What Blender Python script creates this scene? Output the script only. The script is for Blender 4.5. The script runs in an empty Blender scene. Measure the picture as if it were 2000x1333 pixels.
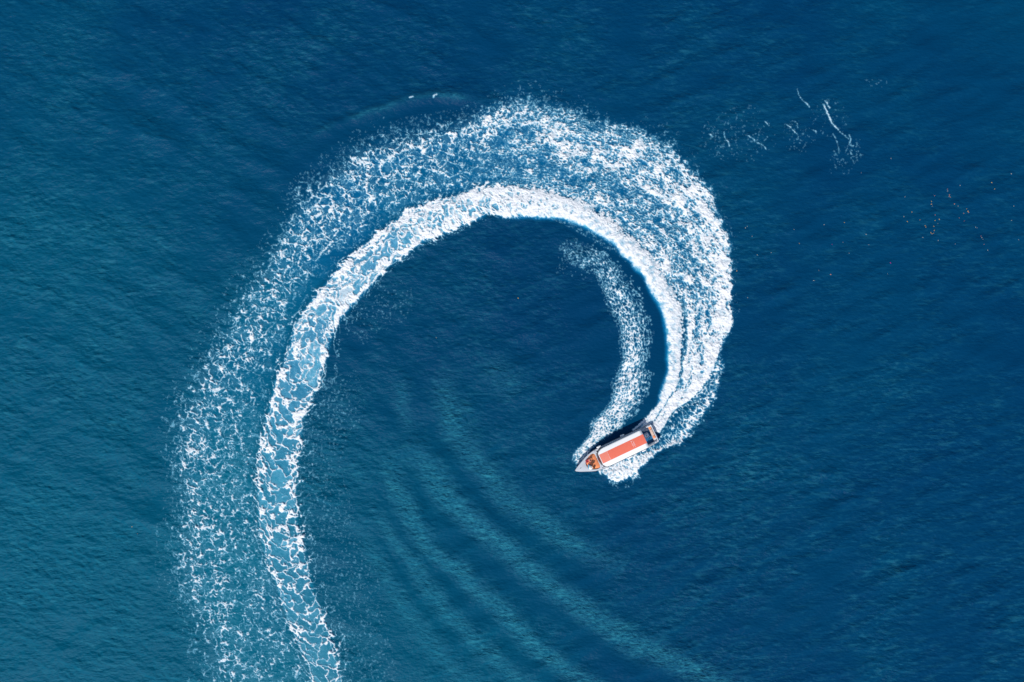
import bpy, bmesh, math, random
import numpy as np
from mathutils import Vector, Matrix

# ------------------------------------------------------------------ camera, sky, sun, exposure
scn = bpy.context.scene
CAM_H = 120.0
cam = bpy.data.cameras.new('camera'); cam.sensor_width = 36; cam.lens = 18 * CAM_H / 65.0; cam.clip_start = .5; cam.clip_end = 60000
camo = bpy.data.objects.new('camera', cam); scn.collection.objects.link(camo); camo.location = (0, 0, CAM_H); scn.camera = camo

SUN_EL = math.radians(47); SUN_AZ = math.radians(-118)          # azimuth of the sun, counter-clockwise from +X: low left in the picture
sd = Vector((math.cos(SUN_EL) * math.cos(SUN_AZ), math.cos(SUN_EL) * math.sin(SUN_AZ), math.sin(SUN_EL)))
w = bpy.data.worlds.new('World'); scn.world = w; w.use_nodes = True
nt = w.node_tree; sky = nt.nodes.new('ShaderNodeTexSky'); sky.sky_type = 'NISHITA'; sky.sun_disc = False
sky.sun_elevation = SUN_EL; sky.sun_rotation = math.pi / 2 - SUN_AZ; sky.altitude = 0; sky.air_density = 1.0; sky.dust_density = .6
bg = nt.nodes['Background']; bg.inputs['Strength'].default_value = .10; nt.links.new(sky.outputs[0], bg.inputs['Color'])
sl = bpy.data.lights.new('sun', 'SUN'); sl.energy = 3.5; sl.angle = math.radians(.53); sl.color = (1, .96, .90)
so = bpy.data.objects.new('sun', sl); scn.collection.objects.link(so); so.rotation_euler = sd.to_track_quat('Z', 'Y').to_euler()
scn.view_settings.view_transform = 'Standard'; scn.view_settings.look = 'None'; scn.view_settings.gamma = 1; scn.view_settings.exposure = 0.22; scn.view_settings.use_curve_mapping = False

# colours of the things themselves, plus a pale tint for painted sky sheen
DEEP = (.0002, .035, .099); TEAL = (.0003, .084, .147); AER1 = (.002, .135, .31); AER1T = (.003, .190, .285); SHEEN_TINT = (.024, .205, .285); AER2 = (.11, .56, .66); FOAMC = (.77, .79, .81)
BOAT_LOC = (12.97, -14.01, -.12); BOAT_ROT = (math.radians(3.0), math.radians(-2.0), math.radians(-155.0))

# ---- FOAM BEGIN
S = 0.065                      # metres per unit of the survey grid the wake was measured on
CX, CY = 1000.0, 666.5

_rs = np.random.RandomState(11)
_PERM = np.concatenate([_rs.permutation(4096)] * 3).astype(np.int32)
_ANG = _rs.rand(4096).astype(np.float32) * 2 * np.pi
_GX, _GY = np.cos(_ANG), np.sin(_ANG)
_JX, _JY = _rs.rand(4096).astype(np.float32), _rs.rand(4096).astype(np.float32)

def hash2(i, j, seed):
    return _PERM[_PERM[(i + seed * 37) & 4095] + (j & 4095)]

def perlin(x, y, seed=0):
    x0 = np.floor(x); y0 = np.floor(y)
    fx = (x - x0).astype(np.float32); fy = (y - y0).astype(np.float32)
    i = x0.astype(np.int32); j = y0.astype(np.int32)
    u = fx * fx * fx * (fx * (fx * 6 - 15) + 10)
    v = fy * fy * fy * (fy * (fy * 6 - 15) + 10)
    def g(di, dj):
        h = hash2(i + di, j + dj, seed)
        return _GX[h] * (fx - di) + _GY[h] * (fy - dj)
    a = g(0, 0); a = a + u * (g(1, 0) - a)
    b = g(0, 1); b = b + u * (g(1, 1) - b)
    return (a + v * (b - a)) * 1.5

def fbm(x, y, octv=4, seed=0, gain=0.5):
    r = 0; a = 1.0; t = 0
    for k in range(octv):
        r = r + a * perlin(x * 2 ** k + 17.3 * k, y * 2 ** k - 9.1 * k, seed + k)
        t += a * a; a *= gain
    return r / math.sqrt(t)

def worley(x, y, seed=0, ids=None):
    i0 = np.floor(x).astype(np.int32); j0 = np.floor(y).astype(np.int32)
    fx = (x - i0).astype(np.float32); fy = (y - j0).astype(np.float32)
    f1 = np.full(x.shape, 9.0, np.float32); f2 = f1.copy()
    for di in (-1, 0, 1):
        for dj in (-1, 0, 1):
            h = hash2(i0 + di, j0 + dj, seed)
            d = (di + _JX[h] - fx) ** 2 + (dj + _JY[h] - fy) ** 2
            if ids is not None: np.copyto(ids, _ANG[h] * 0.159155, where=d < f1)
            f2 = np.minimum(f2, np.maximum(f1, d))
            f1 = np.minimum(f1, d)
    return np.sqrt(f1), np.sqrt(f2)

def sstep(a, b, x):
    t = np.clip((x - a) / (b - a), 0, 1)
    return t * t * (3 - 2 * t)

def spline(pts, step=1.0):
    p = np.array(pts, np.float64)
    p = np.vstack([2 * p[0] - p[1], p, 2 * p[-1] - p[-2]])
    out = []
    for k in range(1, len(p) - 2):
        n = max(2, int(np.hypot(*(p[k + 1] - p[k])) / step))
        t = np.linspace(0, 1, n, endpoint=False)[:, None]
        a, b, c, d = p[k - 1], p[k], p[k + 1], p[k + 2]
        out.append(0.5 * (2 * b + (c - a) * t + (2 * a - 5 * b + 4 * c - d) * t ** 2 + (3 * b - a - 3 * c + d) * t ** 3))
    out.append(p[-2][None])
    return np.vstack(out)

def resample(c, n):
    s = np.concatenate([[0], np.cumsum(np.hypot(*np.diff(c, axis=0).T))])
    q = np.linspace(0, s[-1], n)
    return np.stack([np.interp(q, s, c[:, 0]), np.interp(q, s, c[:, 1])], 1), s[-1]

def band_map(L, R, G, lo=-0.3, hi=1.3):
    """for every cell of grid G inside the ribbon L..R: t along, v across, width, arc length"""
    l, n1 = resample(spline(L), 3600); r, n2 = resample(spline(R), 3600)
    w = np.hypot(*(r - l).T)
    T = np.full(G['shape'], -1.0, np.float32); V = np.full(G['shape'], 9.0, np.float32); W = np.ones(G['shape'], np.float32)
    nv = int(max(w) * (hi - lo) / G['step'] * 1.5) + 8
    vs = np.linspace(lo, hi, nv); vs = vs[np.argsort(-np.abs(vs - 0.5))]
    tt = np.linspace(0, 1, 3600).astype(np.float32)
    for v in vs:
        p = l + (r - l) * v
        ix = np.round((p[:, 0] - G['x0']) / G['step']).astype(int); iy = np.round((p[:, 1] - G['y0']) / G['step']).astype(int)
        ok = (ix >= 0) & (iy >= 0) & (ix < G['shape'][1]) & (iy < G['shape'][0])
        T[iy[ok], ix[ok]] = tt[ok]; V[iy[ok], ix[ok]] = v; W[iy[ok], ix[ok]] = w[ok]
    for _ in range(3):                       # close pinholes
        hole = T < 0; hole[:4] = hole[-4:] = False
        for ax, sh in ((0, 1), (0, -1), (1, 1), (1, -1)):
            t2 = np.roll(T, sh, ax); m = (T < 0) & hole & (t2 >= 0)
            T[m] = t2[m]; V[m] = np.roll(V, sh, ax)[m]; W[m] = np.roll(W, sh, ax)[m]; hole = T < 0
    return T, V, W, 0.5 * (n1 + n2)

def line_map(C, G, hw, step=0.7):
    """signed distance and t for cells near the polyline C"""
    c = spline(C, step); c, n = resample(c, max(50, int(len(c) * 1.3)))
    tg = np.gradient(c, axis=0); tg /= np.hypot(*tg.T)[:, None] + 1e-9
    nm = np.stack([-tg[:, 1], tg[:, 0]], 1)
    T = np.full(G['shape'], -1.0, np.float32); V = np.full(G['shape'], 1e3, np.float32)
    tt = np.linspace(0, 1, len(c)).astype(np.float32)
    vs = np.arange(-hw, hw + 1e-6, 0.6 * G['step']); vs = vs[np.argsort(-np.abs(vs))]
    for v in vs:
        p = c + nm * v
        ix = np.round((p[:, 0] - G['x0']) / G['step']).astype(int); iy = np.round((p[:, 1] - G['y0']) / G['step']).astype(int)
        ok = (ix >= 0) & (iy >= 0) & (ix < G['shape'][1]) & (iy < G['shape'][0])
        T[iy[ok], ix[ok]] = tt[ok]; V[iy[ok], ix[ok]] = v
    return T, V

def table(t, v, ts, vs, rows):
    """bilinear look-up in a small table of densities"""
    rows = np.array(rows, np.float32)
    it = np.clip(np.interp(t, ts, np.arange(len(ts))), 0, len(ts) - 1.001); iv = np.clip(np.interp(v, vs, np.arange(len(vs))), 0, len(vs) - 1.001)
    a = it.astype(int); b = iv.astype(int); fa = (it - a).astype(np.float32); fb = (iv - b).astype(np.float32)
    fa = fa * fa * (3 - 2 * fa); fb = fb * fb * (3 - 2 * fb)
    return (rows[a, b] * (1 - fa) * (1 - fb) + rows[a + 1, b] * fa * (1 - fb) + rows[a, b + 1] * (1 - fa) * fb + rows[a + 1, b + 1] * fa * fb)

def uniformize(p, mask=None):
    q = np.quantile(p.ravel()[::53], np.linspace(0, 1, 257))
    return np.interp(p, q, np.linspace(0, 1, 257)).astype(np.float32)

def blur(a, r):
    for _ in range(2):
        for ax in (0, 1):
            pad = [(0, 0)] * a.ndim; pad[ax] = (r + 1, r)
            c = np.cumsum(np.pad(a, pad, mode='edge'), axis=ax, dtype=np.float64)
            n = a.shape[ax]
            a = ((np.take(c, np.arange(2 * r + 1, 2 * r + 1 + n), ax) - np.take(c, np.arange(0, n), ax)) / (2 * r + 1)).astype(np.float32)
    return a

# ---- the wake's outlines, measured on the water
A_IN = [(1244,842),(1262,822),(1286,791),(1291,767),(1300,742),(1305,718),(1303,700),(1304,680),(1302,656),(1300,638),(1295,614),(1284,590),(1270,568),(1259,542),(1241,524),(1230,508),(1216,498),(1203,480),(1180,464),(1157,450),(1130,438),(1102,428),(1080,425),(1031,422),(988,423),(960,418),(940,427),(905,440),(868,457),(840,468),(814,482),(778,508),(746,533),(717,569),(688,598),(664,628),(648,660),(635,710),(613,770),(594,816),(587,877),(580,943),(580,993),(587,1044),(602,1099),(615,1155),(638,1215),(658,1281),(671,1333),(690,1400),(715,1480)]
A_OUT = [(1264,838),(1290,800),(1314,766),(1325,746),(1328,712),(1329,690),(1332,656),(1331,627),(1331,610),(1328,594),(1314,566),(1306,551),(1291,532),(1281,517),(1270,502),(1258,486),(1244,472),(1230,461),(1212,450),(1194,434),(1160,411),(1120,391),(1085,380),(1054,372),(1017,366),(988,361),(960,364),(930,364),(897,380),(850,392),(796,410),(760,439),(724,468),(699,486),(663,522),(634,554),(609,583),(590,612),(571,645),(560,690),(535,745),(522,801),(507,862),(501,912),(501,963),(502,1023),(512,1074),(530,1120),(552,1190),(580,1256),(606,1321),(625,1400),(650,1480)]
B_IN = [(1268,838),(1294,800),(1318,768),(1331,740),(1335,706),(1338,680),(1342,650),(1340,620),(1337,596),(1325,572),(1312,551),(1297,532),(1286,517),(1275,502),(1262,486),(1248,472),(1234,461),(1214,448),(1196,432),(1162,409),(1122,389),(1087,378),(1054,370),(1017,364),(988,359),(960,362),(930,362),(895,377),(850,389),(794,407),(758,436),(722,465),(697,483),(660,519),(631,551),(606,580),(587,609),(568,642),(556,690),(532,745),(519,801),(504,862),(498,912),(498,963),(499,1023),(508,1074),(526,1120),(548,1190),(576,1256),(602,1321),(621,1400),(646,1480)]
B_OUT = [(1288,842),(1313,804),(1344,782),(1366,760),(1380,738),(1391,712),(1400,694),(1408,668),(1418,648),(1422,622),(1423,586),(1423,550),(1420,520),(1415,490),(1410,455),(1392,424),(1374,384),(1350,358),(1333,329),(1312,302),(1290,284),(1260,268),(1215,255),(1180,248),(1150,238),(1120,228),(1080,220),(1040,207),(1010,203),(975,215),(930,235),(900,250),(860,262),(820,270),(780,278),(740,288),(700,308),(650,345),(600,385),(560,440),(519,526),(480,575),(441,655),(411,710),(388,761),(362,811),(358,860),(352,912),(368,963),(366,1023),(358,1094),(366,1150),(390,1205),(412,1261),(410,1316),(415,1400),(425,1480)]
C_IN = [(1127,908),(1121,896),(1128,880),(1146,862),(1158,846),(1158,828),(1180,808),(1199,780),(1202,750),(1210,726),(1219,700),(1217,684),(1213,666),(1214,646),(1208,625),(1196,606),(1186,584),(1174,556),(1160,532),(1128,524),(1090,500)]
C_OUT = [(1131,909),(1141,897),(1158,872),(1190,850),(1205,838),(1220,822),(1234,808),(1243,792),(1256,777),(1261,750),(1266,732),(1262,712),(1265,690),(1269,660),(1266,634),(1259,612),(1251,590),(1240,562),(1218,536),(1196,508),(1165,482),(1127,476),(1080,462)]
D_IN = [(1170,913),(1190,908),(1215,896),(1250,882),(1275,874),(1290,866),(1300,842),(1313,804),(1344,782),(1366,760),(1380,738),(1391,712),(1398,694)]
D_OUT = [(1176,924),(1190,934),(1208,938),(1236,928),(1255,908),(1275,892),(1299,874),(1334,862),(1355,830),(1380,801),(1394,774),(1405,740),(1414,712),(1408,696)]
JET = [(1236,841),(1250,830),(1262,818),(1274,804),(1284,794),(1290,786)]
STREAK_BIG = [(1608,204),(1612,214),(1618,226),(1623,238),(1630,246),(1638,254)]

def build_foam(step=1.0):
    G = dict(x0=300.0, y0=150.0, step=step); G['shape'] = (int(1330 / step), int(1440 / step))
    yy, xx = np.mgrid[0:G['shape'][0], 0:G['shape'][1]].astype(np.float32)
    X = xx * step + G['x0']; Y = yy * step + G['y0']
    wx = fbm(X / 22, Y / 22, 3, 1); wy = fbm(X / 22, Y / 22, 3, 5)
    fx = perlin(X / 5, Y / 5, 9); fy = perlin(X / 5, Y / 5, 13)
    n40 = fbm(X / 40, Y / 40, 3, 21); n14 = fbm(X / 14, Y / 14, 3, 25); n5 = fbm(X / 5, Y / 5, 2, 29); n3 = perlin(X / 2.4, Y / 2.4, 33)
    n90 = fbm(X / 90, Y / 90, 2, 41)

    def lace(u, v, cell, warp, seed, fine=1.2, ids=None):
        f1, f2 = worley((u + wx * warp + fx * fine) / cell, (v + wy * warp + fy * fine) / cell, seed, ids)
        return (f2 - f1)

    # isotropic web for the broad band
    w1 = lace(X, Y, 19, 9, 3); w2 = lace(X, Y, 10.5, 6, 4); w3 = lace(X, Y, 5.6, 3.5, 6)
    rid = np.abs(fbm((X + 9 * wx) / 24 + 3, (Y + 9 * wy) / 24, 4, 51, 0.58)); rid2 = np.abs(fbm((X + 7 * wy) / 17 + 3, (Y + 7 * wx) / 17, 4, 56, 0.58))
    brk = np.clip(n14, -.3, 1.2); brk2 = np.clip(fbm(X / 17, Y / 17, 2, 58), -.3, 1.2)
    webB = np.minimum(np.minimum(w1 * 1.0 + 0.03 + 0.17 * brk, w2 * 1.15 + 0.17 + 0.24 * brk2), np.minimum(rid * 1.35 + 0.05 + 0.17 * brk2, rid2 * 1.4 + 0.09 + 0.2 * brk))
    webB = uniformize(webB + 0.03 * n5 + 0.045 * n3)
    webF = uniformize(np.minimum(w2 + .04, w3 * 0.95 + 0.06 + 0.10 * n14) + 0.05 * n5 + 0.07 * n3)    # finer
    clump = uniformize(0.9 * n14 + 0.55 * n5 + 0.3 * n3)
    out = np.full(G['shape'], -1.0, np.float32); lab = np.zeros(G['shape'], np.uint8)
    aer = np.zeros(G['shape'], np.float32); lump = np.zeros(G['shape'], np.float32)

    def put(f, k):
        m = f > out
        out[m] = f[m]; lab[m & (f > -0.3)] = k

    # ---- B : the broad outer band
    T, V, W, LEN = band_map(B_IN, B_OUT, G)
    ok = T >= 0
    tB = T.copy()
    V2 = V + 0.07 * n40 + 0.05 * n14 + 0.02 * n5
    ts = [0, .02, .06, .10, .14, .19, .25, .31, .36, .42, .48, .55, .62, .70, .78, .86, .93, 1]
    vs = [-.12, 0, .10, .25, .45, .65, .82, .94, 1.02, 1.12, 1.25]
    rowsB = [
        [.6, .9, .97, 1, 1, 1, 1, .98, .5, 0, 0],
        [0, .8, .90, .95, .95, 1, 1, 1, .75, 0, 0],
        [0, .30, .72, .74, .70, .80, .97, 1, .85, .05, 0],
        [0, .25, .80, .58, .54, .60, .88, .98, .85, .05, 0],
        [0, .40, .66, .44, .43, .52, .74, .90, .80, .05, 0],
        [.1, .48, .52, .38, .40, .52, .66, .78, .70, .04, 0],
        [.2, .46, .40, .33, .38, .60, .52, .45, .40, .04, 0],
        [.2, .38, .34, .30, .38, .54, .48, .38, .32, .06, 0],
        [0, .14, .32, .32, .34, .42, .48, .46, .34, .11, .02],
        [0, .02, .24, .30, .30, .34, .41, .45, .34, .14, .03],
        [0, .01, .10, .33, .38, .40, .43, .42, .26, .12, .03],
        [0, .01, .05, .24, .35, .38, .36, .28, .17, .08, .02],
        [0, .02, .07, .22, .30, .33, .31, .26, .18, .08, .02],
        [0, .05, .14, .22, .25, .30, .33, .31, .22, .09, .02],
        [0, .12, .18, .21, .24, .29, .33, .33, .23, .10, .02],
        [0, .13, .17, .19, .22, .27, .30, .27, .18, .08, .02],
        [0, .12, .17, .19, .20, .23, .25, .22, .15, .06, .01],
        [0, .12, .16, .18, .20, .22, .24, .20, .12, .05, .01]]
    D = table(T, V2, ts, vs, rowsB); D[~ok] = 0
    D = D * (1 + .06 * sstep(.55, .7, T)); DB = D.copy()
    young = 1 - sstep(.30, .44, T)                      # churned white water near the boat, lace farther back
    patch = 0.36 * n40 + 0.20 * n14 + .16 * n90
    uu = T * LEN; vv = V * W; webS = lace(uu * .62 + vv * .35, vv * 1.15 - uu * .10, 6.5, 4, 64, 1.3); webS = uniformize(np.minimum(webS, w2 + .10) + .05 * n5 + .07 * n3)
    pat = (0.82 * webB + 0.18 * webF) * (1 - young) + (0.25 * webF + 0.53 * webS + 0.22 * webB) * young
    # streaks drawn out along the track in the young part
    st = uniformize(fbm(V * W / 8 + 0.5 * wx, T * LEN / 44, 3, 61) + 0.30 * n5 + 0.15 * n3)
    ym = young * (1 - sstep(.05, .16, np.abs(T - .12)) * .3)
    rollers = fbm(V * W / 13 + 0.6 * wx + .3 * n14, T * LEN / 46, 3, 63)
    ang = fbm((X * .80 + Y * .60) / 9, (Y * .80 - X * .60) / 19, 3, 67)
    hole = 0.30 * ang + 0.50 * rollers + 0.26 * (st - .5) + .20 * n40
    dens = D * (1 + 0.72 * patch * (1 - young)) + young * (.08 + hole * (1.45 - 0.95 * D)) * sstep(.15, .5, D)
    f = dens - pat
    f[~ok | (D < 0.012)] = -1
    put(f, 1)
    milk = np.where(ok, young * np.clip(dens, 0, 1.1) ** 2 * (.30 + .25 * n14) + (1 - young) * D * np.clip(.04 + .30 * n14 + .26 * n40, 0, .5), 0)
    a = np.where(ok, np.clip(D * 1.0, 0, 1), 0)
    aer = np.maximum(aer, a * (0.28 + 0.12 * young) + np.where(ok, sstep(-.05, .06, V) * (1 - sstep(.75, 1.05, V)), 0) * np.interp(T, [0, .15, .3, .5, .65, 1], [.1, .1, .18, .20, .13, .09]))
    # ---- A : the inner ribbon
    T, V, W, LEN = band_map(A_IN, A_OUT, G)
    ok = T >= 0
    V2 = V + 0.06 * n14 + 0.05 * n5 + 0.085 * n40
    ts = [0, .05, .10, .16, .22, .28, .34, .40, .46, .54, .62, .70, .78, .86, .93, 1]
    vs = [-.20, -.06, .03, .12, .26, .5, .72, .86, .95, 1.03, 1.15]
    rowsA = [
        [0, .2, .75, .90, .96, 1, 1, 1, .9, .5, 0],
        [0, .05, .6, .85, .93, .98, .98, .97, .9, .4, 0],
        [0, .02, .6, .92, .97, 1, 1, .97, .85, .3, 0],
        [0, .03, .7, .96, .98, .98, .96, .93, .85, .5, .2],
        [0, .03, .8, .97, .96, .94, .92, .90, .8, .5, .2],
        [0, .05, .8, .94, .90, .84, .86, .9, .8, .5, .2],
        [0, .08, .8, .90, .80, .72, .78, .90, .8, .35, 0],
        [0, .10, .82, .90, .74, .62, .70, .90, .82, .25, 0],
        [0, .12, .80, .86, .62, .48, .55, .86, .80, .18, 0],
        [.03, .16, .64, .66, .44, .36, .42, .72, .66, .14, 0],
        [.04, .16, .50, .52, .38, .30, .34, .56, .56, .16, 0],
        [.05, .18, .54, .56, .42, .32, .36, .52, .58, .22, .03],
        [.05, .18, .50, .54, .40, .32, .36, .48, .54, .24, .05],
        [.05, .18, .46, .50, .36, .28, .32, .42, .48, .24, .08],
        [.05, .18, .44, .48, .34, .27, .28, .36, .42, .22, .08],
        [.05, .18, .42, .46, .34, .26, .26, .32, .38, .20, .08]]
    D = table(T, V2, ts, vs, rowsA); D[~ok] = 0
    old = sstep(.22, .36, T); VA = V.copy()
    u = T * LEN; v = (V - 0.5) * W
    sz = 1.25 - 0.45 * sstep(.42, .62, T); u1 = u * 1.0 + 0.012 * v * v
    cell = np.zeros(G['shape'], np.float32); c1 = lace(u1 * sz, v * 0.72 * sz + 3, 20, 11, 71, 1.0, cell); c2 = lace(u1 * sz * 1.05, v * .8 * sz, 10, 6, 74, 1.0)
    c3 = lace(u1 * sz * .9, v * .34, 15, 8, 79, 1.2)
    pA = np.minimum(np.minimum(c1 + 0.05 * brk, c2 * 1.05 + 0.13 + 0.24 * brk2), c3 * 1.0 + .03 + .10 * brk + .25 * sstep(.5, .7, T))
    pA = uniformize(pA + 0.03 * n5 + 0.04 * n3)
    pY = uniformize(0.5 * n14 + 0.5 * n5 + 0.25 * n3)
    pat = pA * old + pY * (1 - old)
    f = D * (1.04 + 0.30 * sstep(.45, .6, T) + 0.28 * n14 * old + .15 * n40 + .42 * old * fbm(X / 30, Y / 30, 2, 93)) - pat
    thick = np.interp(T, [0, .3, .36, .5, .7, 1], [0, 0, .9, .6, .42, .38])
    for vc, amp in ((0.06, 1.0), (0.93, 1.15)):      # the raised rims of the ribbon
        e = thick * amp * (0.36 + 0.42 * n40 + 0.30 * n14) - np.abs(V - vc + 0.06 * n14 + 0.07 * n40 + 0.02 * n5) * W / 4.6 + 0.30 * n5
        f = np.where(thick > 0, np.maximum(f, e * .5), f)
    f[~ok | (D < 0.02)] = -1
    put(f, 2)
    ins = sstep(-.04, .10, V) * (1 - sstep(.9, 1.02, V)) * ok
    core = ins * np.interp(T, [0, .3, .4, .5, .62, .75, .88, 1], [1, 1, 1, .95, .80, .64, .48, .36])
    aer = np.maximum(aer * (1 - ins), core * (0.50 + 0.40 * cell + 0.10 * n14))
    fringe = np.exp(-((V + 0.02 - 0.05 * n5 - .03 * n14) / 0.06) ** 2) * ok * (1 - sstep(.3, .36, T)) * 0.85
    aer = np.maximum(aer, fringe)
    film = (1.32 * core - 0.06) * (0.30 + 0.70 * cell ** (1 + T)) * (0.80 + 0.55 * fbm(X / 7, Y / 7, 4, 77) + .25 * n40) * (1 - 0.55 * sstep(.5, .72, T)); film = film + .46 * np.exp(-np.clip(c1, 0, 1) / .13) * ins * np.interp(T, [0, .3, .38, .7, 1], [0, 0, 1, .8, .55]); film[~ok] = 0
    film = film * sstep(0, .06, V2) * (1 - sstep(.93, 1, V2))
    # ---- C : the bow wave thrown to the inside of the turn
    T, V, W, LEN = band_map(C_IN, C_OUT, G)
    ok = T >= 0
    V2 = V + 0.09 * n14 + 0.07 * n5
    ts = [0, .06, .14, .22, .32, .44, .56, .68, .80, .90, 1]
    vs = [-.18, -.04, .08, .25, .5, .75, .92, 1.03, 1.18]
    rowsC = [
        [0, .3, .6, .75, .85, .9, .9, .5, 0],
        [0, .5, .95, .98, .98, .95, .8, .3, 0],
        [0, .35, .85, .96, .94, .84, .55, .15, 0],
        [0, .25, .72, .86, .80, .62, .42, .15, 0],
        [0, .18, .62, .80, .76, .60, .42, .15, 0],
        [0, .12, .55, .72, .72, .56, .40, .16, 0],
        [0, .12, .50, .62, .62, .50, .35, .14, 0],
        [0, .12, .44, .50, .50, .46, .33, .10, 0],
        [0, .08, .30, .36, .40, .42, .34, .10, 0],
        [0, .03, .10, .14, .16, .20, .14, .04, 0],
        [0, .0, .02, .02, .03, .03, .02, 0, 0]]
    D = table(T, V2, ts, vs, rowsC) * (.80 - .22 * sstep(.3, .75, T)) * (1 - .35 * sstep(.48, .92, V) * sstep(.2, .45, T) * 1.75); D[~ok] = 0
    u = T * LEN; v = (V - .5) * W
    c1 = lace(u * 0.62, v * 1.15, 6.5, 4, 81, 1.2); c2 = lace(u * 0.7, v * 1.1, 3.6, 3, 84, 1.0)
    pat = uniformize(np.minimum(c1, c2 + 0.12 + 0.15 * n14) + 0.10 * n5 + 0.10 * n3 + 0.08 * n14)
    f = D * (1 + 0.14 * n14) - pat
    f[~ok | (D < 0.02)] = -1
    put(f, 3)
    aer = np.maximum(aer, np.where(ok, D, 0) * 0.35)
    # ---- D : the spray thrown to the outside
    T, V, W, LEN = band_map(D_IN, D_OUT, G, -.15, 1.35)
    ok = T >= 0
    V2 = V + (0.09 * n14 + 0.05 * n5) * np.clip(30 / W, .5, 1.5) + 0.04 * n40
    ts = [0, .08, .18, .28, .38, .46, .54, .66, .78, .88, .95, 1]
    vs = [-.12, 0, .12, .3, .5, .7, .86, .97, 1.06, 1.2]
    rowsD = [
        [.8, .9, .9, .9, .9, .9, .8, .55, .2, 0],
        [.8, .92, .94, .95, .96, .96, .95, .85, .5, .05],
        [.7, .85, .85, .90, .96, .98, .97, .90, .5, .03],
        [.5, .6, .6, .72, .90, .98, .98, .85, .3, 0],
        [.2, .25, .30, .40, .66, .93, .98, .8, .15, 0],
        [.1, .22, .26, .28, .45, .72, .95, .85, .2, 0],
        [.1, .35, .34, .30, .38, .60, .86, .82, .2, 0],
        [.1, .40, .40, .40, .46, .62, .80, .75, .2, 0],
        [.1, .40, .44, .48, .52, .60, .70, .62, .2, 0],
        [.1, .40, .45, .50, .54, .58, .60, .50, .2, 0],
        [.1, .40, .45, .48, .50, .52, .50, .40, .15, 0],
        [0, .1, .2, .25, .25, .25, .2, .1, 0, 0]]
    D = table(T, V2, ts, vs, rowsD); D[~ok] = 0
    u = T * LEN; v = (V - .5) * W
    c1 = lace(u * 1.0, v * 0.7, 8, 5, 91, 1.4); c2 = lace(u, v * .8, 4, 3, 94, 1.2)
    pat = uniformize(np.minimum(c1, c2 + 0.14 + 0.15 * n14) + 0.12 * n5 + 0.10 * n3 + 0.10 * n14)
    f = D * (1 + 0.14 * n14) - pat
    f[~ok | (D < 0.02)] = -1
    put(f, 4)
    aer = np.maximum(aer, np.where(ok, D, 0) * 0.4)
    # thin jet line beside the stern
    T, V = line_map(JET, G, 12)
    f = np.where(T >= 0, 0.75 - np.abs(V + 1.5 * n5) / 2.4 + 0.5 * n5 + 0.3 * n3, -1)
    put(f, 3)
    # ---- faint scattered flecks beside the wake
    fl = np.zeros(G['shape'], np.float32)
    for C_, hw, d in (([(640,740),(655,790),(625,850),(610,900),(625,960),(645,1030),(655,1090),(690,1160),(700,1230),(720,1333),(740,1450)], 62, .085),
                      ([(735,575),(770,590),(800,600)], 40, .06), ([(690,650),(760,600),(800,575)], 36, .05),
                      ([(345,880),(350,960),(345,1040),(350,1120),(375,1200)], 26, .07),
                      ([(560,400),(620,350),(700,300),(780,262),(860,245),(940,225)], 30, .07),
                      ([(1090,500),(1130,505),(1180,520)], 40, .07), ([(1215,262),(1240,270),(1262,300)], 22, .28)):
        T, V = line_map(C_, G, hw)
        g = np.where(T >= 0, d * np.clip(1 - (np.abs(V) / hw) ** 2, 0, 1), 0)
        fl = np.maximum(fl, g)
    pat = uniformize(w2 * 0.8 + 0.35 * n3 + 0.30 * n5 + 0.2 * n14)
    f = fl * (1 + 0.9 * n14 + .5 * n40) - pat
    f[fl < 0.01] = -1
    put(f * 1.6, 5)
    # ---- the stray foam lines to the right, left by an earlier passage
    fl = np.full(G['shape'], -1.0, np.float32)
    for C_, hw, d in ((STREAK_BIG, 1.8, .95), ([(1612,197),(1616,204),(1620,212)], 1.6, .9), ([(1558,174),(1560,184),(1566,194),(1574,202),(1581,210)], 1.2, .65),
                      ([(1640,258),(1648,264),(1656,272),(1658,280)], 1.3, .55), ([(1657,264),(1661,272),(1659,282),(1666,286)], 1.3, .7),
                      ([(1626,262),(1630,268),(1634,276),(1637,288),(1638,300)], 1.6, .45), ([(1494,238),(1502,246)], 1.3, .7), ([(1536,243),(1544,250),(1552,259),(1558,264)], 1.3, .6),
                      ([(1460,266),(1470,272),(1480,280),(1490,284),(1496,292)], 1.6, .5), ([(1414,258),(1416,268),(1422,278),(1424,286)], 1.5, .6), ([(1548,236),(1556,240),(1558,250)], 1.3, .5),
                      ([(1385,262),(1392,268)], 1.5, .7), ([(1588,254),(1596,262)], 1.4, .5), ([(800,192),(808,190)], 1.8, 1.1), ([(846,192),(850,187),(854,186)], 1.7, 1.1)):
        T, V = line_map(C_, G, hw * 3 + 4)
        fl = np.maximum(fl, np.where(T >= 0, d - np.abs(V + 1.1 * n5) / (hw * .72) + 0.55 * n5 + 0.45 * n3 + .25 * n14, -1))
    for cx, cy, r, d in ((1668,296,14,.24), (1636,298,9,.10), (1395,268,22,.09), (1490,268,20,.06), (1550,252,14,.06), (1692,130,14,.17), (1712,150,14,.15), (1560,270,22,.07), (1640,320,18,.07), (1410,285,20,.08), (1620,230,40,.02), (1450,262,60,.02)):
        g = d * np.exp(-((X - cx) ** 2 + (Y - cy) ** 2) / (r * r))
        fl = np.maximum(fl, np.where(g > .008, (g * (1 + .8 * n14) - pat) * 2, -1))
    put(fl, 6)
    far = (X > 1640) | (Y < 150)
    lump = 0.55 * n14 + 0.45 * n5 + 0.2 * n3
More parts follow.
